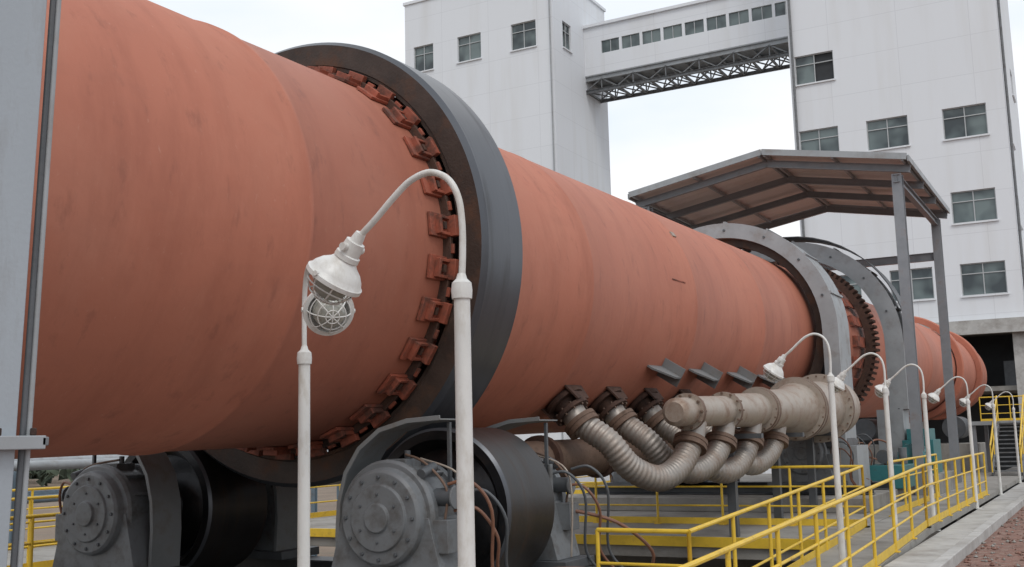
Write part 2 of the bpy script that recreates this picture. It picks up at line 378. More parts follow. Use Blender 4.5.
# ------------------------------------------------------------------ support rollers
def roller_station(y0, sx, dz, name="kiln_support_roller"):
    ax = KX + sx * 1.98; az = -.69 + dz
    g = group(name, (ax, y0, az))
    def P(y): return V((ax, y0 + y, az))
    mb = MB(); w = .50
    mb.lathe([(0, .22), (0, .34), (.04, .36), (.14, .62), (.02, .70), (0, .72), (0, .81), (.03, .84), (2 * w - .03, .84), (2 * w, .81), (2 * w, .72), (2 * w - .02, .70), (2 * w - .14, .62), (2 * w - .04, .36), (2 * w, .34), (2 * w, .22)],
             P(-w), (0, 1, 0), M_BLACK, 72, mats=[M_BLACK] * 6 + [M_TIRE, M_ROLL, M_TIRE, M_ROLL] + [M_BLACK] * 5)
    mb.cyl(P(-1.3), P(1.3), .2, M_BLACK, 24)
    mb.build("roller", g, sharp=30)
    for s in (-1, 1):
        mb = MB(); h = 1.17
        d = V((0, s, 0))
        c0 = P(s * .78)
        mb.lathe([(t, r * h) for t, r in [(0, .2), (0, .42), (.06, .45), (.14, .45), (.14, .41), (.52, .41), (.52, .45), (.60, .46), (.64, .44), (.64, .40), (.72, .385), (.745, .36), (.745, .27), (.77, .26), (.77, .12), (.80, .11), (.80, .001)]], c0, d, M_GREY, 56)
        for k in range(12):
            a = 2 * math.pi * k / 12
            q = c0 + d * .735 + V((math.cos(a), 0, math.sin(a))) * .325 * h
            mb.cyl(q, q + d * .03, .020, M_GREYD, 6)
        for k in range(6):
            a = 2 * math.pi * (k + .5) / 6
            q = c0 + d * .765 + V((math.cos(a), 0, math.sin(a))) * .19 * h
            mb.cyl(q, q + d * .02, .014, M_GREYD, 6)
        for a in (.4, .9, 2.2, 2.75):
            u = V((math.cos(a), 0, math.sin(a))); t = V((-math.sin(a), 0, math.cos(a)))
            mb.obox(c0 + d * .33 + u * .42 * h, d * .19, u * .035, t * .015, M_GREY)
        y1 = c0.y + s * .08; y2 = c0.y + s * .66
        mb.prism([(ax - .50, y1, az), (ax + .50, y1, az), (ax + .66, y1, az - .62), (ax - .66, y1, az - .62)], (0, y2 - y1, 0), M_GREY)
        mb.box(ax - .80, ax + .80, min(y1, y2) - .08, max(y1, y2) + .08, az - .72, az - .622, M_GREYD)
        mb.box(ax - .12, ax + .12, c0.y + s * .33 - .13, c0.y + s * .33 + .13, az + .44, az + .54, M_GREY)
        mb.cyl((ax + .05, c0.y + s * .33, az + .54), (ax + .05, c0.y + s * .33, az + .62), .03, M_GREYD, 10)
        mb.cyl((ax + sx * .54, c0.y + s * .2, az + .1), (ax + sx * .54, c0.y + s * .2, az + .42), .03, M_GREY, 10)
        mb.cyl((ax + sx * .46, c0.y + s * .45, az + .18), (ax + sx * .66, c0.y + s * .45, az + .18), .085, M_GREYD, 14)
        mb.cyl((ax + sx * .66, c0.y + s * .45, az + .18), (ax + sx * .68, c0.y + s * .45, az + .18), .11, M_GREY, 14)
        mb.box(ax + sx * .58 - .10, ax + sx * .58 + .10, c0.y + s * .5 - .12, c0.y + s * .5 + .12, az - .32, az - .02, M_GREY)
        mb.cyl((ax + sx * .40, c0.y + s * .62, az + .40), (ax + sx * .40, c0.y + s * .40, az + .46), .05, M_GREYD, 12)
        mb.tube([(ax + sx * .58, c0.y + s * .5, az - .02), (ax + sx * .60, c0.y + s * .5, az + .26), (ax + sx * .35, c0.y + s * .48, az + .50), (ax + .05, c0.y + s * .36, az + .58)], .014, M_PIPER, 8)
        mb.tube([(ax + sx * .72, c0.y + s * .3, az - .6), (ax + sx * .74, c0.y + s * .32, az + .1), (ax + sx * .62, c0.y + s * .34, az + .40), (ax + sx * .2, c0.y + s * .33, az + .54)], .012, M_PIPE, 8)
        mb.build("bearing_housing", g, bevel=.008)
        # heat shield
        mb = MB()
        prof = [(-.66, -.62), (-.68, -.2), (-.66, .12), (-.58, .40), (-.42, .63), (-.18, .80), (.14, .88), (.52, .90)]
        ys = c0.y + (.02 if s > 0 else -.46)
        pts = [(ax + sx * u, ys, az + z) for u, z in prof]
        mb.strip(pts, (0, .44, 0), .014 * sx, M_SHIELD)
        mb.strip([(x, ys - .012, z) for x, y, z in pts], (0, .012, 0), .045 * sx, M_SHIELD)
        mb.beam((ax + sx * .49, ys + .2, az + .88), (ax + sx * .49, ys + .2, az + .2), .035, .035, M_GREYD)
        mb.build("heat_shield", g, bevel=.003)
    mb = MB()
    b = P(0)
    for k, (u, y, hh) in enumerate([(.58, -.95, .2), (.60, -1.15, .05), (.5, 1.0, .3), (.58, 1.2, .15), (.62, 1.35, .35), (.6, -1.25, .3)]):
        mb.tube([b + V((sx * u, y, hh)), b + V((sx * (u + .22), y + .05, hh + .02)), b + V((sx * (u + .38), y + .15, hh - .25)), b + V((sx * (u + .30), y + .3, -.55)), b + V((sx * (u + .45), y + .5, -.85))], .016, M_HOSE if k % 2 else M_GREYD, 8)
    mb.tube([b + V((sx * .6, -.6, -.7)), b + V((sx * .95, -.2, -.6)), b + V((sx * 1.0, .6, -.66)), b + V((sx * .9, 1.6, -.8))], .02, M_HOSE, 8)
    mb.tube([b + V((sx * .6, 1.3, -.1)), b + V((sx * 1.1, 1.5, -.25)), b + V((sx * 1.35, 1.9, -.6)), b + V((sx * 1.2, 2.1, -.9))], .02, M_HOSE, 8)
    mb.build("lube_hoses", g)
    return g
for sx in (1, -1):
    roller_station(9.94, sx, 0)
    roller_station(25.75, sx, .25)

# base frames and piers
g = group("kiln_pier", (KX, 10, -1.7))
mb = MB()
for yc in (8.80, 11.08):
    mb.ibeam((KX - 3.4, yc, -1.50), (KX + 3.4, yc, -1.50), .4, .17, M_GREYD)
for xc in (KX - 1.98, KX + 1.98):
    mb.ibeam((xc, 7.9, -1.70), (xc, 11.9, -1.70), .5, .16, M_GREYD)
mb.build("base_frame", g)
mb = MB()
mb.box(-12.2, -4.35, 4.9, 12.2, -2.2, -1.8, M_CONC)
mb.box(-11.6, -4.7, 7.0, 12.0, -6, -2.2, M_CONC)
mb.build("pier_block", g, bevel=.02)
g = group("kiln_pier", (KX, 25, -1.7))
mb = MB()
for yc in (24.62, 26.88):
    mb.ibeam((KX - 3.4, yc, -1.25), (KX + 3.4, yc, -1.25), .4, .17, M_GREYD)
mb.box(-11.6, -4.6, 23.2, 28.5, -1.645, -1.35, M_CONC)
mb.box(-11.6, -4.6, 23.2, 28.5, -6, -1.99, M_CONC)
mb.build("pier_block", g, bevel=.02)
g = group("kiln_pier", (KX, 52.4, -1.7))
mb = MB(); mb.box(-11, -5.2, 51, 54.3, -6, -.6, M_CONC)
for s in (-1, 1):
    mb.cyl((KX + s * 1.9, 51.4, .1), (KX + s * 1.9, 53.6, .1), .5, M_GREYD, 24)
mb.build("pier_block", g, bevel=.02)

# ------------------------------------------------------------------ platforms
mb = MB()
mb.box(-16.4, -4.02, 17.4, 46, -1.99, -1.65, M_CONC)
for x in (-15.8, -4.6):
    for y in (18, 33, 38, 44): mb.box(x, x + .45, y, y + .45, -6, -1.99, M_CONC)
mb.build("kiln_platform_slab", None, bevel=.01)
mb = MB()
mb.box(-16.4, -4.02, 17.34, 17.398, -1.80, -1.64, M_YEL)
mb.build("platform_edge_beam")
mb = MB()
mb.box(-18.5, -14.5, -6, 17.2, -2.1, -1.8, M_CONC)
for y in (-4, 2, 8, 14): mb.box(-17.8, -17.3, y, y + .5, -6, -2.1, M_CONC)
mb.build("far_walkway_slab", None, bevel=.01)

def zfl(y): return -1.65 - max(0, (20 - y)) * .0325
mb = MB()
for ya, yb in ((4.5, 20), (20, 60)):
    mb.add([(x, y, zfl(y) - d) for x in (-3.98, -2.93) for y in (ya, yb) for d in (.12, 0)],
           [(0, 1, 3, 2), (4, 6, 7, 5), (0, 4, 5, 1), (2, 3, 7, 6), (0, 2, 6, 4), (1, 5, 7, 3)], M_CONC)
mb.build("walkway_ramp")

def railing(pts, h=1.05, sp=1.5, name="yellow_railing", toe=True, r=.024, mids=2):
    mb = MB()
    for a, b in zip(pts[:-1], pts[1:]):
        a = V(a); b = V(b); n = max(1, round((b - a).length / sp))
        up = V((0, 0, 1))
        for k in range(n + 1):
            p = a.lerp(b, k / n); mb.cyl(p, p + up * h, r, M_YEL, 10)
            mb.obox(p + up * .008, V((.06, 0, 0)), V((0, .06, 0)), V((0, 0, .008)), M_YEL)
        mb.tube([a + up * h, b + up * h], r * 1.05, M_YEL, 10, 1)
        for q in range(mids):
            z = h * (q + 1) / (mids + 1)
            mb.tube([a + up * z, b + up * z], r * .72, M_YEL, 8, 1)
        if toe: mb.beam(a + up * .07, b + up * .07, .012, .12, M_YEL)
    mb.build(name)
railing([(-5.0, 10.9, -2.03), (-3.96, 10.9, -2.03), (-3.96, 19.9, -1.65)], 1.05, 1.5)
railing([(-2.96, 4.4, zfl(4.4)), (-2.96, 20, -1.65), (-2.96, 30, -1.65)], 1.05, 1.5)
railing([(-13, 19.9, -1.65), (-3.96, 19.9, -1.65)], 1.05, 1.3)
railing([(-3.96, 22.5, -1.65), (-3.96, 29, -1.65)], 1.05, 1.5)
railing([(-18.2, -6, -1.8), (-18.2, 17, -1.8)], 1.1, 1.5)
railing([(-14.7, 4.0, -1.8), (-14.7, 17, -1.8)], 1.1, 1.5)
railing([(-12.0, 5.0, -1.8), (-12.0, 12.0, -1.8)], 1.0, 1.4)
railing([(-16.2, 17.6, -1.65), (-16.2, 45, -1.65)], 1.05, 1.6)
railing([(-16.2, 30, -1.65), (-11.8, 30, -1.65)], 1.05, 1.5)

# ------------------------------------------------------------------ terrace on the right
mb = MB(); mb.box(-2.25, 40, -12, 70, -6, -1.86, M_RED); mb.build("red_gravel_yard")
mb = MB()
y = -12.0
while y < 40:
    mb.box(-2.9, -2.255, y, y + 2.485, -5.9, -1.80 + random.uniform(-.006, .006), M_CONCL); y += 2.5
y = -12.0
while y < 60:
    mb.box(-2.25, -2.08, y, y + 1.985, -5.9, -1.70 + random.uniform(-.008, .008), M_CONCL); y += 2.0
mb.build("concrete_kerb", None, bevel=.012)
mb = MB()
for i in range(2600):
    x = random.uniform(-2.05, 2.2); y = random.uniform(9, 36); r = random.uniform(.012, .05)
    c = V((x, y, -1.86 + r * .3)); vs = [c + V((random.uniform(.6, 1.2) * r * a, random.uniform(.6, 1.2) * r * b, random.uniform(.5, .9) * r * d)) for a, b, d in ((1, 0, 0), (-1, 0, 0), (0, 1, 0), (0, -1, 0), (0, 0, 1), (0, 0, -1))]
    mb.add(vs, [(0, 2, 4), (2, 1, 4), (1, 3, 4), (3, 0, 4), (2, 0, 5), (1, 2, 5), (3, 1, 5), (0, 3, 5)], M_RED if random.random() < .6 else M_CONC)
mb.build("gravel_stones")

# ------------------------------------------------------------------ lamps
def lamp(x, y, zf, zc, ang, arm=1.0, drop=0.0, tilt=38):
    g = group("street_lamp", (x, y, zf))
    d = V((math.cos(ang), math.sin(ang), 0)); up = V((0, 0, 1)); o = V((x, y, 0))
    mb = MB()
    mb.lathe([(0, .001), (0, .11), (.015, .11), (.02, .05), (.1, .042), (zc - zf - .03, .038), (zc - zf - .03, .047), (zc - zf + .01, .05), (zc - zf + .045, .046), (zc - zf + .065, .026), (zc - zf + .09, .019), (zc - zf + .09, .001)],
             (x, y, zf), up, M_LAMP, 24)
    mb.build("pole", g, sharp=30)
    mb = MB()
    pr = [(0, .05), (-.008, .18), (-.008, .33), (.012, .46), (.07, .555), (.17, .60), (.28, .575), (.38, .505), (.49, .41), (.60, .325)]
    pts = [o + d * (u * arm) + up * (zc + h) for u, h in pr]
    mb.tube(pts, .0165, M_LAMP, 12, 6)
    mb.build("gooseneck", g)
    t = math.radians(tilt)
    ax = (d * math.sin(t) - up * math.cos(t)).normalized()
    p0 = pts[-1] - ax * .01
    mb = MB()
    mb.lathe([(-.02, .001), (-.02, .026), (.0, .03), (.03, .034), (.032, .05), (.10, .055), (.105, .064), (.13, .066), (.135, .06), (.155, .075), (.18, .108), (.21, .132), (.235, .143), (.24, .152), (.262, .152), (.264, .128), (.24, .124), (.2, .09)],
             p0, ax, M_LAMP, 40)
    u = ax.cross(d.cross(up)).normalized(); v = ax.cross(u)
    for s in (-1, 1):
        q = p0 + ax * .07 + v * s * .05
        mb.cyl(q, q + v * s * .03, .02, M_LAMP, 10)
        mb.cyl(q + v * s * .09 + ax * .17, q + v * s * .11 + ax * .17, .014, M_LAMP, 8)
    mb.build("lamp_head", g, sharp=40)
    mb = MB()
    mb.lathe([(.25, .098), (.285, .096), (.32, .084), (.345, .06), (.358, .03), (.361, .001)], p0, ax, M_LGLASS, 28)
    mb.build("globe", g)
    mb = MB()
    for k in range(8):
        a = math.pi * 2 * k / 8; w = u * math.cos(a) + v * math.sin(a)
        mb.tube([p0 + ax * .255 + w * .130, p0 + ax * .30 + w * .120, p0 + ax * .345 + w * .09, p0 + ax * .372 + w * .045, p0 + ax * .378], .0042, M_LAMP, 6, 3)
    for (tt, rr) in ((.30, .121), (.352, .084), (.374, .04)):
        mb.tube([p0 + ax * tt + (u * math.cos(a) + v * math.sin(a)) * rr for a in [2 * math.pi * k / 24 for k in range(25)]], .004, M_LAMP, 6, 1)
    mb.build("wire_guard", g)
lamp(-2.61, 4.27, -1.80, .69, math.pi)
lamp(-4.62, 5.56, -1.80, .56, math.radians(-40), .95, tilt=66)
for (x, y) in ((-3.14, 14.2), (-3.07, 17.6), (-3.02, 21.2), (-2.92, 27.2), (-2.9, 33), (-2.9, 40)):
    lamp(x, y, -1.80, .68 - (0.06 if y > 15 else 0), math.pi + random.uniform(-.08, .08))

# ------------------------------------------------------------------ left steel column (leans very slightly)
g = group("steel_column", (-2.9, 2.0, -1.8))
def lean(mb):
    mb.v = [(v[0], v[1] - .030 + .034 * (v[2] - .75), v[2]) for v in mb.v]
mb = MB()
mb.box(-2.80, -2.785, 1.83, 2.125, -1.8, 6, M_COL)
mb.box(-3.10, -3.085, 1.83, 2.125, -1.8, 6, M_COL)
mb.box(-3.085, -2.80, 1.975, 1.99, -1.8, 6, M_COL)
lean(mb); mb.build("h_section", g, bevel=.003)
mb = MB()
mb.tube([(-2.79, 2.148, -1.8), (-2.79, 2.148, 6)], .0085, M_GREYD, 12, 1)
mb.tube([(-2.79, 2.168, -1.8), (-2.79, 2.168, 6)], .009, M_GUARD, 12, 1)
lean(mb); mb.build("conduit", g)
mb = MB()
z = .03
mb.box(-2.784, -2.75, 1.8, 2.20, z - .022, z + .018, M_GUARD)
mb.box(-2.90, -2.75, 2.186, 2.21, z - .012, z + .014, M_GREY)
mb.cyl((-2.765, 2.165, z + .018), (-2.765, 2.165, z + .04), .010, M_RUST, 6)
mb.cyl((-2.765, 2.05, z + .018), (-2.765, 2.05, z + .04), .010, M_RUST, 6)
lean(mb); mb.build("clamp_bracket", g, bevel=.003)

# ------------------------------------------------------------------ pipe manifold
g = group("gas_pipe_manifold", (-5.4, 17, .3))
mb = MB(); P0 = V((-5.4, 14.5, .34)); AX = V((0, 9.7, .20))
prof = [(0, .001), (0, .14), (.06, .2), (.5, .21), (.5, .27), (.6, .27), (.6, .225), (2.2, .235), (2.2, .30), (2.3, .30), (2.3, .27), (4.0, .29), (4.0, .38), (4.1, .38), (4.1, .40), (4.2, .40), (4.2, .34), (6.0, .38), (6.6, .5), (6.6, .60), (6.7, .60), (6.7, .62), (6.82, .62), (6.82, .52), (8.6, .56), (8.6, .72), (8.72, .72), (8.72, .60), (9.9, .60), (9.9, .001)]
mt = [M_PIPE] * (len(prof) - 1)
for i in range(len(prof) - 1):
    if prof[i + 1][1] == prof[i][1] and prof[i + 1][0] - prof[i][0] < .15: mt[i] = M_PIPER
mb.lathe(prof, P0, AX, M_PIPE, 40, mats=mt)
a = AX.normalized()
for (t, r, n) in ((.55, .24, 10), (2.25, .285, 12), (4.1, .36, 16), (6.7, .57, 20), (8.66, .67, 24)):
    for k in range(n):
        q = P0 + a * (t - .1) + V((math.cos(2 * math.pi * k / n), 0, math.sin(2 * math.pi * k / n))) * r
        mb.cyl(q, q + a * .22, .018, M_PIPER, 6)
mb.build("header_pipe", g, sharp=30)
for i, y in enumerate((13.6, 15.0, 16.5, 18.1)):
    p = math.radians(-50); rad = KU * math.cos(p) + KV * math.sin(p)
    s0 = KP(y, R + .26, p); hy = y + 1.75; hz = .34 + (hy - 14.5) / 9.7 * .2
    j = random.uniform(-.06, .06)
    pts = [s0, s0 + rad * .2, V((-6.05, y + .05, -.05)), V((-5.84, y + .28, -.38 + j)), V((-5.62, y + .72, -.55 + j)), V((-5.48, y + 1.18, -.42 + j)), V((-5.42, y + 1.55, -.12)), V((-5.4, hy, hz - .15))]
    mb = MB()
    mb.tube(pts, .17, M_HOSEM, 20, 28, rf=lambda k, n: .178 + (.009 * math.cos(k * math.pi / 2) if 26 < k < n - 22 else 0))
    mb.build("corrugated_hose", g, sharp=80)
    mb = MB()
    for (q, dd) in ((pts[1], rad), (V(pts[6]), (V(pts[7]) - V(pts[6])))):
        dd = dd.normalized()
        mb.lathe([(-.06, .17), (-.06, .25), (.0, .25), (.0, .24), (.02, .24), (.02, .25), (.08, .25), (.08, .17)], q, dd, M_PIPER, 24)
    mb.build("hose_flange", g)
mb = MB()
for y in (17.6, 20.3, 23.0):
    mb.beam((-5.6, y, .0), (-5.6, y, -1.65), .14, .14, M_GREYD)
    mb.beam((-5.85, y, -.02), (-5.05, y, -.02), .12, .08, M_GREYD)
mb.build("pipe_supports", g)
mb = MB()
mb.tube([(-7.6, 11.2, -.35), (-7.2, 12.2, -.30), (-6.9, 13.3, -.28), (-6.9, 16, -.25), (-6.9, 22.8, -.15)], .27, M_PIPER, 24, 6)
for y in (13.2, 15.1, 17.2, 19.4, 21.5): mb.lathe([(0, .26), (0, .34), (.1, .34), (.1, .26)], (-6.9, y, -.28 + (y - 13) * .013), (0, 1, 0.013), M_RUST, 24)
mb.build("return_duct", g)

# ------------------------------------------------------------------ canopy
g = group("steel_canopy", (-8.1, 33, 5))
XL, XR, XM = -12.05, -4.15, -8.0; Y1, Y2 = 29.4, 37.6; ZE, ZR = 7.15, 7.85
mb = MB()
for xa, za, xb, zb in ((XL, ZE, XM, ZR), (XM, ZR, XR, ZE)):
    n = 60; vs = []
    for k in range(n + 1):
        yy = Y1 + (Y2 - Y1) * k / n; dz = .035 * (1 if (k % 4) < 2 else 0)
        vs += [(xa, yy, za + dz), (xb, yy, zb + dz), (xa, yy, za + dz + .012), (xb, yy, zb + dz + .012)]
    fs = []
    for k in range(n):
        a_ = 4 * k; b_ = 4 * (k + 1)
        fs += [(a_, a_ + 1, b_ + 1, b_), (a_ + 2, a_ + 3, b_ + 3, b_ + 2), (a_, b_, b_ + 2, a_ + 2), (a_ + 1, b_ + 1, b_ + 3, a_ + 3)]
    mb.add(vs, fs, M_ROOFU)
mb.beam((XM, Y1, ZR + .05), (XM, Y2, ZR + .05), .5, .03, M_GUARD)
mb.build("roof_sheets", g)
mb = MB()
for y in (Y1 + .5, Y1 + 2.8, Y1 + 5.2, Y2 - .3):
    for xa, za, xb, zb in ((XL, ZE, XM, ZR), (XM, ZR, XR, ZE)):
        mb.ibeam((xa, y, za - .21), (xb, y, zb - .21), .12, .20, M_STEEL)
for t in (0.02, .5, .97):
    for xe in (XL, XR):
        x = XM + (xe - XM) * t; z = ZR + (ZE - ZR) * t
        mb.beam((x, Y1, z - .055), (x, Y2, z - .055), .06, .09, M_GUARD)
for xa, za, xb, zb in ((XL, ZE, XM, ZR), (XM, ZR, XR, ZE)):
    mb.beam((xa, Y1 - .03, za + .02), (xb, Y1 - .03, zb + .02), .04, .17, M_GUARD)
    mb.beam((xa, Y2 + .03, za + .02), (xb, Y2 + .03, zb + .02), .04, .17, M_GUARD)
mb.beam((XR + .03, Y1, ZE - .02), (XR + .03, Y2, ZE - .02), .05, .16, M_GUARD)
mb.beam((XL - .03, Y1, ZE - .02), (XL - .03, Y2, ZE - .02), .05, .16, M_GUARD)
mb.build("roof_frame", g)
mb = MB()
for x in (XL + .35, XR - .35):
    for y in (Y1 + .5, Y2 - .5):
        mb.ibeam((x, y, -1.65), (x, y, ZE - .32), .26, .30, M_STEEL, up=(0, 1, 0))
    mb.ibeam((x, Y1 + .3, ZE - .45), (x, Y2, ZE - .45), .16, .22, M_STEEL)
mb.ibeam((XL + .3, Y2 - .5, 5.6), (XR - .3, Y2 - .5, 5.6), .16, .26, M_STEEL)
mb.build("posts", g)

# ------------------------------------------------------------------ drive machinery
g = group("kiln_drive_unit", (-4.9, 31, -1))
mb = MB()
mb.box(-5.2, -4.1, 29.9, 33.5, -1.65, -1.15, M_CONC)
mb.box(-5.1, -4.3, 31.2, 32.6, -1.15, -.25, M_TEAL); mb.box(-5.0, -4.4, 31.4, 32.4, -.25, .05, M_TEAL)
mb.lathe([(0, .001), (0, .2), (.05, .33), (.1, .36), (.12, .33), (.9, .33), (.92, .36), (1.0, .36), (1.05, .1), (1.3, .08), (1.3, .001)], (-4.7, 29.9, -.7), (0, 1, 0), M_TEAL, 24)
for k in range(16):
    a_ = 2 * math.pi * k / 16
    q = V((-4.7 + .35 * math.cos(a_), 30.4, -.7 + .35 * math.sin(a_))); mb.obox(q, (0, .36, 0), V((math.cos(a_), 0, math.sin(a_))) * .03, V((-math.sin(a_), 0, math.cos(a_))) * .008, M_TEAL)
mb.box(-4.95, -4.45, 29.98, 30.85, -1.15, -.98, M_GREYD)
mb.box(-4.6, -4.35, 30.2, 30.5, -.4, -.15, M_TEAL)
mb.build("motor_and_gearbox", g, bevel=.02)
g = group("hydraulic_power_unit", (-4.9, 27.6, -1.2))
mb = MB()
mb.box(-5.3, -4.4, 27.0, 28.4, -1.34, -.8, M_TEAL)
mb.cyl((-4.9, 27.2, -.6), (-4.9, 27.8, -.6), .17, M_GREYD, 20); mb.cyl((-4.9, 27.8, -.6), (-4.9, 28.2, -.6), .09, M_GREYD, 16)
mb.cyl((-4.6, 28.1, -.8), (-4.6, 28.1, -.4), .1, M_GREY, 16)
mb.tube([(-4.9, 28.1, -.55), (-4.95, 28.2, -.3), (-5.2, 28.0, -.2), (-5.3, 27.4, -.4), (-5.25, 27.1, -.8)], .025, M_HOSE, 8)
mb.build("tank_and_pump", g, bevel=.01)

# ------------------------------------------------------------------ towers
def wall(mb, p, du, u0, u1, z0, z1, ops, nrm, m=M_WALL, depth=.3):
    us = sorted(set([u0, u1] + [o[0] for o in ops] + [o[1] for o in ops]))
    zs = sorted(set([z0, z1] + [o[2] for o in ops] + [o[3] for o in ops]))
    def Q(u, z, d=0): return (p[0] + du[0] * u - nrm[0] * d, p[1] + du[1] * u - nrm[1] * d, z)
    for i in range(len(us) - 1):
        for j in range(len(zs) - 1):
            cu = (us[i] + us[i + 1]) / 2; cz = (zs[j] + zs[j + 1]) / 2
            if any(o[0] < cu < o[1] and o[2] < cz < o[3] for o in ops): continue
            mb.add([Q(us[i], zs[j]), Q(us[i + 1], zs[j]), Q(us[i + 1], zs[j + 1]), Q(us[i], zs[j + 1])], [(0, 1, 2, 3)], m)
    for (a, b, c, d) in ops:
        mb.add([Q(a, c), Q(b, c), Q(b, d), Q(a, d), Q(a, c, depth), Q(b, c, depth), Q(b, d, depth), Q(a, d, depth)],
               [(0, 1, 5, 4), (1, 2, 6, 5), (2, 3, 7, 6), (3, 0, 4, 7)], m)
def windows(mb, p, du, ops, nrm, depth=.3, panes=3, trans=True):
    def Q(u, z, d=0): return V((p[0] + du[0] * u - nrm[0] * d, p[1] + du[1] * u - nrm[1] * d, z))
    D = V((du[0], du[1], 0)); Nn = V((nrm[0], nrm[1], 0))
    for (a, b, c, d) in ops:
        mb.obox(Q((a + b) / 2, (c + d) / 2, depth - .02), D * (b - a) / 2, V((0, 0, (d - c) / 2)), Nn * .01, M_DARK)
        w = (b - a) / panes
        for k in range(panes):
            if random.random() < .75:
                mb.obox(Q(a + (k + .5) * w, (c + d) / 2, depth - .08 - .02 * (k % 2)), D * w * .49, V((0, 0, (d - c) / 2)), Nn * .008, M_GLASS)
        t = .03
        for k in range(panes + 1):
            u = min(max(a + k * w, a + t), b - t)
            mb.obox(Q(u, (c + d) / 2, depth - .14), D * t, V((0, 0, (d - c) / 2)), Nn * .035, M_FRAME)
        for z in ([c + t, d - t] + ([c + (d - c) * .68] if trans else [])):
            mb.obox(Q((a + b) / 2, z, depth - .138), D * (b - a) / 2, V((0, 0, t)), Nn * .035, M_FRAME)
        mb.obox(Q((a + b) / 2, c - .06, -.05), D * ((b - a) / 2 + .08), V((0, 0, .05)), Nn * .07, M_WALL)

def tower(name, x0, x1, y0, y1, z0, z1, front, side):
    g = group(name, ((x0 + x1) / 2, (y0 + y1) / 2, z0))
    mb = MB()
    wall(mb, (x0, y0), (1, 0), 0, x1 - x0, z0, z1, front, (0, -1))
    wall(mb, (x1, y0), (0, 1), 0, y1 - y0, z0, z1, side, (1, 0))
    wall(mb, (x0, y1), (1, 0), 0, x1 - x0, z0, z1, [], (0, 1))
    wall(mb, (x0, y0), (0, 1), 0, y1 - y0, z0, z1, [], (-1, 0))
    mb.add([(x0, y0, z1 - .8), (x1, y0, z1 - .8), (x1, y1, z1 - .8), (x0, y1, z1 - .8)], [(0, 1, 2, 3)], M_CONC)
    mb.add([(x0, y0, z0), (x1, y0, z0), (x1, y1, z0), (x0, y1, z0)], [(0, 1, 2, 3)], M_CONC)
    mb.box(x0 - .12, x1 + .12, y0 - .12, y1 + .12, z1, z1 + .25, M_WALL)
    mb.build("walls", g)
    mb = MB()
    windows(mb, (x0, y0), (1, 0), front, (0, -1), panes=2); windows(mb, (x1, y0), (0, 1), side, (1, 0), panes=2)
    mb.build("windows", g)
    return g
X0, X1 = -18.0, -4.3
fr = []
def wn(xc, zc, w=2.7, h=2.1): fr.append((xc - w / 2 - X0, xc + w / 2 - X0, zc - h / 2, zc + h / 2))
for xc, zc in ((-16.3, 25.6), (-16.3, 20.1), (-11.7, 20.1), (-6.8, 20.1), (-6.7, 14.4), (-6.5, 9.6), (-10.9, 9.6), (-15.5, 9.6), (-11.7, 36), (-6.8, 36)): wn(xc, zc)
g = tower("preheater_tower", X0, X1, 75, 90, 6.6, 45, fr, [(3, 5, 19, 21), (3, 5, 13.4, 15.4), (9, 11, 24, 26), (9, 11, 9, 11)])
mb = MB()
for x in (X0 + .02, -12.6, X1 - .82):
    for y in (75.05, 82, 89.1): mb.box(x, x + .8, y, y + .8, -6, 6.6, M_CONCL)
mb.box(X0 - .3, X1 + 6.5, 74.4, 75.0 - .003, 6.0, 6.9, M_CONCL)
mb.box(X1 + .003, X1 + 6.5, 75.0, 88, 6.6, 6.9, M_CONCL)
mb.box(X0, X1, 75.9, 89, 2.4, 2.7, M_CONC)
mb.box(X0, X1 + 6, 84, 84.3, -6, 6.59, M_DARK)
for x in (X1 + 5.6,):
    for y in (75.05, 82): mb.box(x, x + .6, y, y + .6, -6, 6.6, M_CONCL)
mb.box(-3.6, -1.2, 80, 81, -1.8, 1.5, M_GREYD); mb.box(-12, -9.9, 79, 82, 2.7, 4.6, M_BLUE)
mb.box(-6.0, -4.6, 78, 79.5, 2.7, 4.4, M_GREYD)
mb.build("ground_frame", g)
mb = MB()
mb.tube([(X0 + .25, 74.85, 7), (X0 + .25, 74.85, 45)], .09, M_GREY, 8, 1)
mb.tube([(X1 + .14, 75.3, 7), (X1 + .14, 75.3, 45)], .09, M_GREY, 8, 1)
mb.box(X1 + .001, X1 + 1.2, 75.5, 77.5, 33.5, 45, M_GREYD)
mb.build("downpipes", g)
A0, A1 = -51.2, -36.8
fl = [(xc - 1.0 - A0, xc + 1.0 - A0, 31.7, 34.0) for xc in (-49.3, )] + [(xc - 1.15 - A0, xc + 1.15 - A0, 31.75, 34.0) for xc in (-44.7, -39.5)]
g2 = tower("stair_tower_building", A0, A1, 75, 85.6, -6, 38.0, fl, [(1.8, 3.4, 31.9, 34.2)])
mb = MB()
mb.tube([(A1 - .2, 74.88, -5), (A1 - .2, 74.88, 38)], .06, M_GUARD, 8, 1)
mb.box(-44, -37.6, 77.5, 84.5, 37.2, 40.6, M_WALL); mb.box(-44.2, -37.4, 77.3, 84.7, 40.6, 40.8, M_WALL)
mb.build("roof_room", g2)

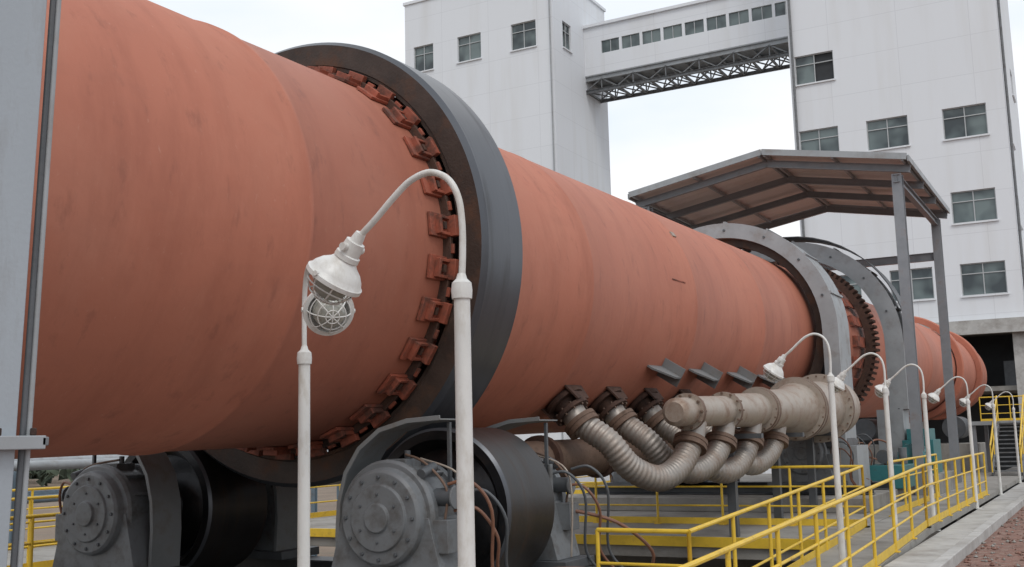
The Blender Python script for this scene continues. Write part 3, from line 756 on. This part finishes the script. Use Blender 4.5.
# sky bridge
g = group("enclosed_sky_bridge", (-28, 82, 31))
mb = MB(); ops = []; L_ = 18.8 + .02
for k in range(9):
    a_ = 1.6 + k * 1.86; ops.append((a_, a_ + 1.62, 32.35, 33.45))
bx0 = A1 + .003
wall(mb, (bx0, 81), (1, 0), 0, L_ - .03, 30.6, 34.8, ops, (0, -1), depth=.15)
wall(mb, (bx0, 84.2), (1, 0), 0, L_ - .03, 30.6, 34.8, [], (0, 1), depth=.15)
mb.box(bx0, X0 - .003, 80.8, 84.4, 34.8, 35.05, M_WALL)
mb.box(bx0, X0 - .003, 81.0, 84.2, 30.5, 30.6, M_GUARD)
mb.build("walls", g)
mb = MB()
for (a_, b_, c_, d_) in ops:
    mb.box(bx0 + a_, bx0 + b_, 81.14, 81.16, c_, d_, M_GLASS)
    mb.box(bx0 + (a_ + b_) / 2 - .03, bx0 + (a_ + b_) / 2 + .03, 81.08, 81.13, c_, d_, M_FRAME)
mb.build("windows", g)
mb = MB()
for y in (81.15, 84.05):
    mb.ibeam((bx0, y, 30.3), (X0 - .01, y, 30.3), .25, .38, M_GUARD)
    mb.ibeam((bx0, y, 29.2), (X0 - .01, y, 29.2), .22, .28, M_GREY)
    for k in range(13):
        xa = bx0 + k * 18.7 / 13; xb = xa + 18.7 / 13
        mb.beam((xa, y, 29.3), (xb, y, 30.2) if k % 2 == 0 else (xa, y, 30.2), .1, .1, M_GREY)
        if k % 2: mb.beam((xa, y, 30.2), (xb, y, 29.3), .1, .1, M_GREY)
for k in range(14):
    xa = bx0 + .1 + k * 18.55 / 13
    mb.beam((xa, 81.2, 29.2), (xa, 84, 29.2), .16, .16, M_GREY); mb.beam((xa, 81.2, 30.35), (xa, 84, 30.35), .14, .2, M_GUARD)
    if k < 13:
        xb = xa + 18.55 / 13
        mb.beam((xa, 81.2, 29.22), (xb, 84, 29.22), .09, .09, M_GREY); mb.beam((xa, 84, 29.18), (xb, 81.2, 29.18), .09, .09, M_GREY)
mb.build("floor_truss", g)

# stairs near tower
g = group("access_staircase", (-3.4, 44, -1))
mb = MB()
for s in (-3.9, -2.95):
    mb.beam((s, 42, -1.65), (s, 46, .2), .06, .25, M_GREY)
    mb.tube([(s, 42, -.6), (s, 46, 1.25)], .03, M_YEL, 8, 1); mb.tube([(s, 42, -1.1), (s, 46, .75)], .02, M_YEL, 8, 1)
    for k in range(4): mb.cyl((s, 42 + k * 1.3, -1.6 + k * .60), (s, 42 + k * 1.3, -.6 + k * .60), .025, M_YEL, 8)
for k in range(12): mb.box(-3.88, -2.97, 42.1 + k * .33, 42.38 + k * .33, -1.5 + k * .153, -1.46 + k * .153, M_GREY)
mb.box(-5, -2.6, 46, 51, .15, .3, M_GUARD)
for x in (-4.9, -2.7):
    for y in (46.1, 50.8): mb.box(x, x + .15, y, y + .15, -6, .15, M_STEEL)
mb.build("flight", g)
railing([(-5, 50.9, .3), (-2.65, 50.9, .3), (-2.65, 46.1, .3)], 1.05, 1.2)
railing([(-1.9, 30, -1.8), (-1.9, 40, -1.8)], 1.05, 1.4)
railing([(-1.2, 40, -1.8), (6, 40, -1.8)], 1.05, 1.5)
g = group("dust_collector", (-2.2, 58, 0))
mb = MB()
for x in (-2.2,):
    mb.lathe([(0, .1), (2.2, .9), (4.6, .9), (4.8, .6), (4.8, .001)], (x, 60, -1.4), (0, 0, 1), M_GUARD, 24)
    for a in range(4):
        q = V((x + .95 * math.cos(a * math.pi / 2 + .7), 60 + .95 * math.sin(a * math.pi / 2 + .7), 0)); mb.beam(q + V((0, 0, -1.86)), q + V((0, 0, 1.4)), .12, .12, M_STEEL)
mb.build("cyclone", g)

# ------------------------------------------------------------------ ground and distance
mb = MB(); mb.add([(-3000, -3000, -6), (3000, -3000, -6), (3000, 3000, -6), (-3000, 3000, -6)], [(0, 1, 2, 3)], M_GROUND); mb.build("ground")
for (x0, x1, y0, y1, z1, rf) in ((-150, -124, 55, 75, 2, 1), (-150, -120, 20, 34, .8, 1), (6, 26, 110, 130, 6, 1), (-80, -40, 140, 160, 3, 1)):
    g = group("factory_shed", ((x0 + x1) / 2, (y0 + y1) / 2, -6))
    mb = MB(); ops = [(2 + k * 4, 4.6 + k * 4, -3.5, -1.8) for k in range(int((x1 - x0 - 3) / 4))]
    wall(mb, (x0, y0), (1, 0), 0, x1 - x0, -6, z1, ops, (0, -1)); wall(mb, (x1, y0), (0, 1), 0, y1 - y0, -6, z1, [], (1, 0))
    wall(mb, (x0, y1), (1, 0), 0, x1 - x0, -6, z1, [], (0, 1)); wall(mb, (x0, y0), (0, 1), 0, y1 - y0, -6, z1, [], (-1, 0))
    ym = (y0 + y1) / 2
    mb.add([(x0 - .5, y0 - .5, z1), (x1 + .5, y0 - .5, z1), (x1 + .5, ym, z1 + 1.6), (x0 - .5, ym, z1 + 1.6), (x0 - .5, y1 + .5, z1), (x1 + .5, y1 + .5, z1)], [(0, 1, 2, 3), (3, 2, 5, 4)], M_ROOFU)
    mb.build("walls", g)
    mb = MB(); windows(mb, (x0, y0), (1, 0), ops, (0, -1)); mb.build("windows", g)
g = group("pipe_rack", (-32, 22, -3))
mb = MB()
for y in range(-2, 60, 5):
    for x in (-33.5, -31): mb.ibeam((x, y, -6), (x, y, -.6), .2, .2, M_BLUE, up=(0, 1, 0))
    for z in (-1.8, -.7): mb.ibeam((-33.5, y, z), (-31, y, z), .15, .2, M_BLUE)
for x, r, m in ((-33.2, .16, M_PIPE), (-32.6, .22, M_GUARD), (-32.0, .12, M_BLUE), (-31.5, .16, M_GUARD)):
    mb.tube([(x, -4, -.6 + r), (x, 60, -.6 + r)], r, m, 14, 1)
    mb.tube([(x + .1, -4, -1.7 + r), (x + .1, 60, -1.7 + r)], r * .8, M_GUARD if m is M_BLUE else M_BLUE, 14, 1)
mb.build("frame_and_pipes", g)
for (x, y, r, h) in ((-40, 24, 2.2, 4.6), (-46, 31, 2.6, 5.4), (-27, 40, 1.5, 4.4), (-24, 27, 1.2, 3.8), (-29, 12.5, 1.0, 4.9)):
    mb = MB(); mb.lathe([(0, .001), (0, r), (h, r), (h + .4, r * .5), (h + .5, .001)], (x, y, -6), (0, 0, 1), M_BLUE if r > 2 else M_GUARD, 40)
    for k in range(5): mb.lathe([(0, r), (0, r + .04), (.1, r + .04), (.1, r)], (x, y, -6 + h * (k + .5) / 5), (0, 0, 1), M_GUARD, 40)
    mb.build("storage_tank")
mb = MB()
for i in range(900):
    a_ = math.radians(random.uniform(60, 185)); d_ = random.uniform(200, 330); c = V((d_ * math.cos(a_), d_ * math.sin(a_), -6))
    h = random.uniform(4, 8)
    for k in range(14):
        q = c + V((random.gauss(0, h * .35), random.gauss(0, h * .35), h * random.uniform(.2, 1))); r = random.uniform(.8, 2)
        w = [V((random.gauss(0, 1), random.gauss(0, 1), random.gauss(0, 1))).normalized() * r for _ in range(3)]
        mb.add([q + w[0], q + w[1], q + w[2], q - w[0]], [(0, 1, 2), (0, 1, 3), (1, 2, 3)], M_LEAF)
mb.build("distant_trees")

# ------------------------------------------------------------------ world, sun, camera
sun_el, sun_az = math.radians(52), math.radians(140)   # azimuth measured clockwise from +Y
W = bpy.data.worlds.new("World"); S.world = W; W.use_nodes = True
nt = W.node_tree; N = nt.nodes; L = nt.links
bg = N["Background"]; outw = N["World Output"]
sky = N.new("ShaderNodeTexSky"); sky.sky_type = 'NISHITA'; sky.sun_disc = False
sky.sun_elevation = sun_el; sky.sun_rotation = sun_az; sky.dust_density = 3; sky.air_density = 1
L.new(sky.outputs[0], bg.inputs[0]); bg.inputs[1].default_value = .10
tc = N.new("ShaderNodeTexCoord"); mp = N.new("ShaderNodeMapping"); mp.inputs["Scale"].default_value = (1, 1, 2.6)
nz = N.new("ShaderNodeTexNoise"); nz.inputs["Scale"].default_value = 1.9; nz.inputs["Detail"].default_value = 5; nz.inputs["Roughness"].default_value = .55
L.new(tc.outputs["Generated"], mp.inputs[0]); L.new(mp.outputs[0], nz.inputs["Vector"])
rp = N.new("ShaderNodeValToRGB"); rp.color_ramp.elements[0].position = .38; rp.color_ramp.elements[1].position = .60
rp.color_ramp.elements[0].color = (.80, .88, .97, 1); rp.color_ramp.elements[1].color = (.99, .99, 1.0, 1)
L.new(nz.outputs["Fac"], rp.inputs[0])
bg2 = N.new("ShaderNodeBackground"); L.new(rp.outputs[0], bg2.inputs[0]); bg2.inputs[1].default_value = 1.14
mx = N.new("ShaderNodeMixShader"); mx.inputs[0].default_value = .9
L.new(bg.outputs[0], mx.inputs[1]); L.new(bg2.outputs[0], mx.inputs[2]); L.new(mx.outputs[0], outw.inputs[0])
sl = bpy.data.lights.new("sun", 'SUN'); sl.energy = 0.95; sl.angle = math.radians(20); sl.color = (1, .96, .9)
so = bpy.data.objects.new("sun", sl); S.collection.objects.link(so); so.location = (0, 0, 40)
dv = V((math.sin(sun_az) * math.cos(sun_el), math.cos(sun_az) * math.cos(sun_el), math.sin(sun_el)))
so.rotation_euler = dv.to_track_quat('Z', 'Y').to_euler()

cam = bpy.data.cameras.new("camera"); co = bpy.data.objects.new("camera", cam); S.collection.objects.link(co); S.camera = co
cam.sensor_width = 36; cam.lens = 1080 / 1024 * 36; cam.clip_end = 6000; cam.clip_start = .05
yaw = math.radians(28.74); p = math.radians(8.27); rl = math.radians(1.4)
F = V((-math.sin(yaw) * math.cos(p), math.cos(yaw) * math.cos(p), math.sin(p)))
Rr = V((math.cos(yaw), math.sin(yaw), 0)); U = Rr.cross(F)
R2 = Rr * math.cos(rl) - U * math.sin(rl); U2 = Rr * math.sin(rl) + U * math.cos(rl)
Mx = Matrix((R2, U2, -F)).transposed().to_4x4(); Mx.translation = V((0, 0, ZO)); co.matrix_world = Mx
S.view_settings.view_transform = 'Standard'; S.view_settings.look = 'None'; S.view_settings.exposure = 0
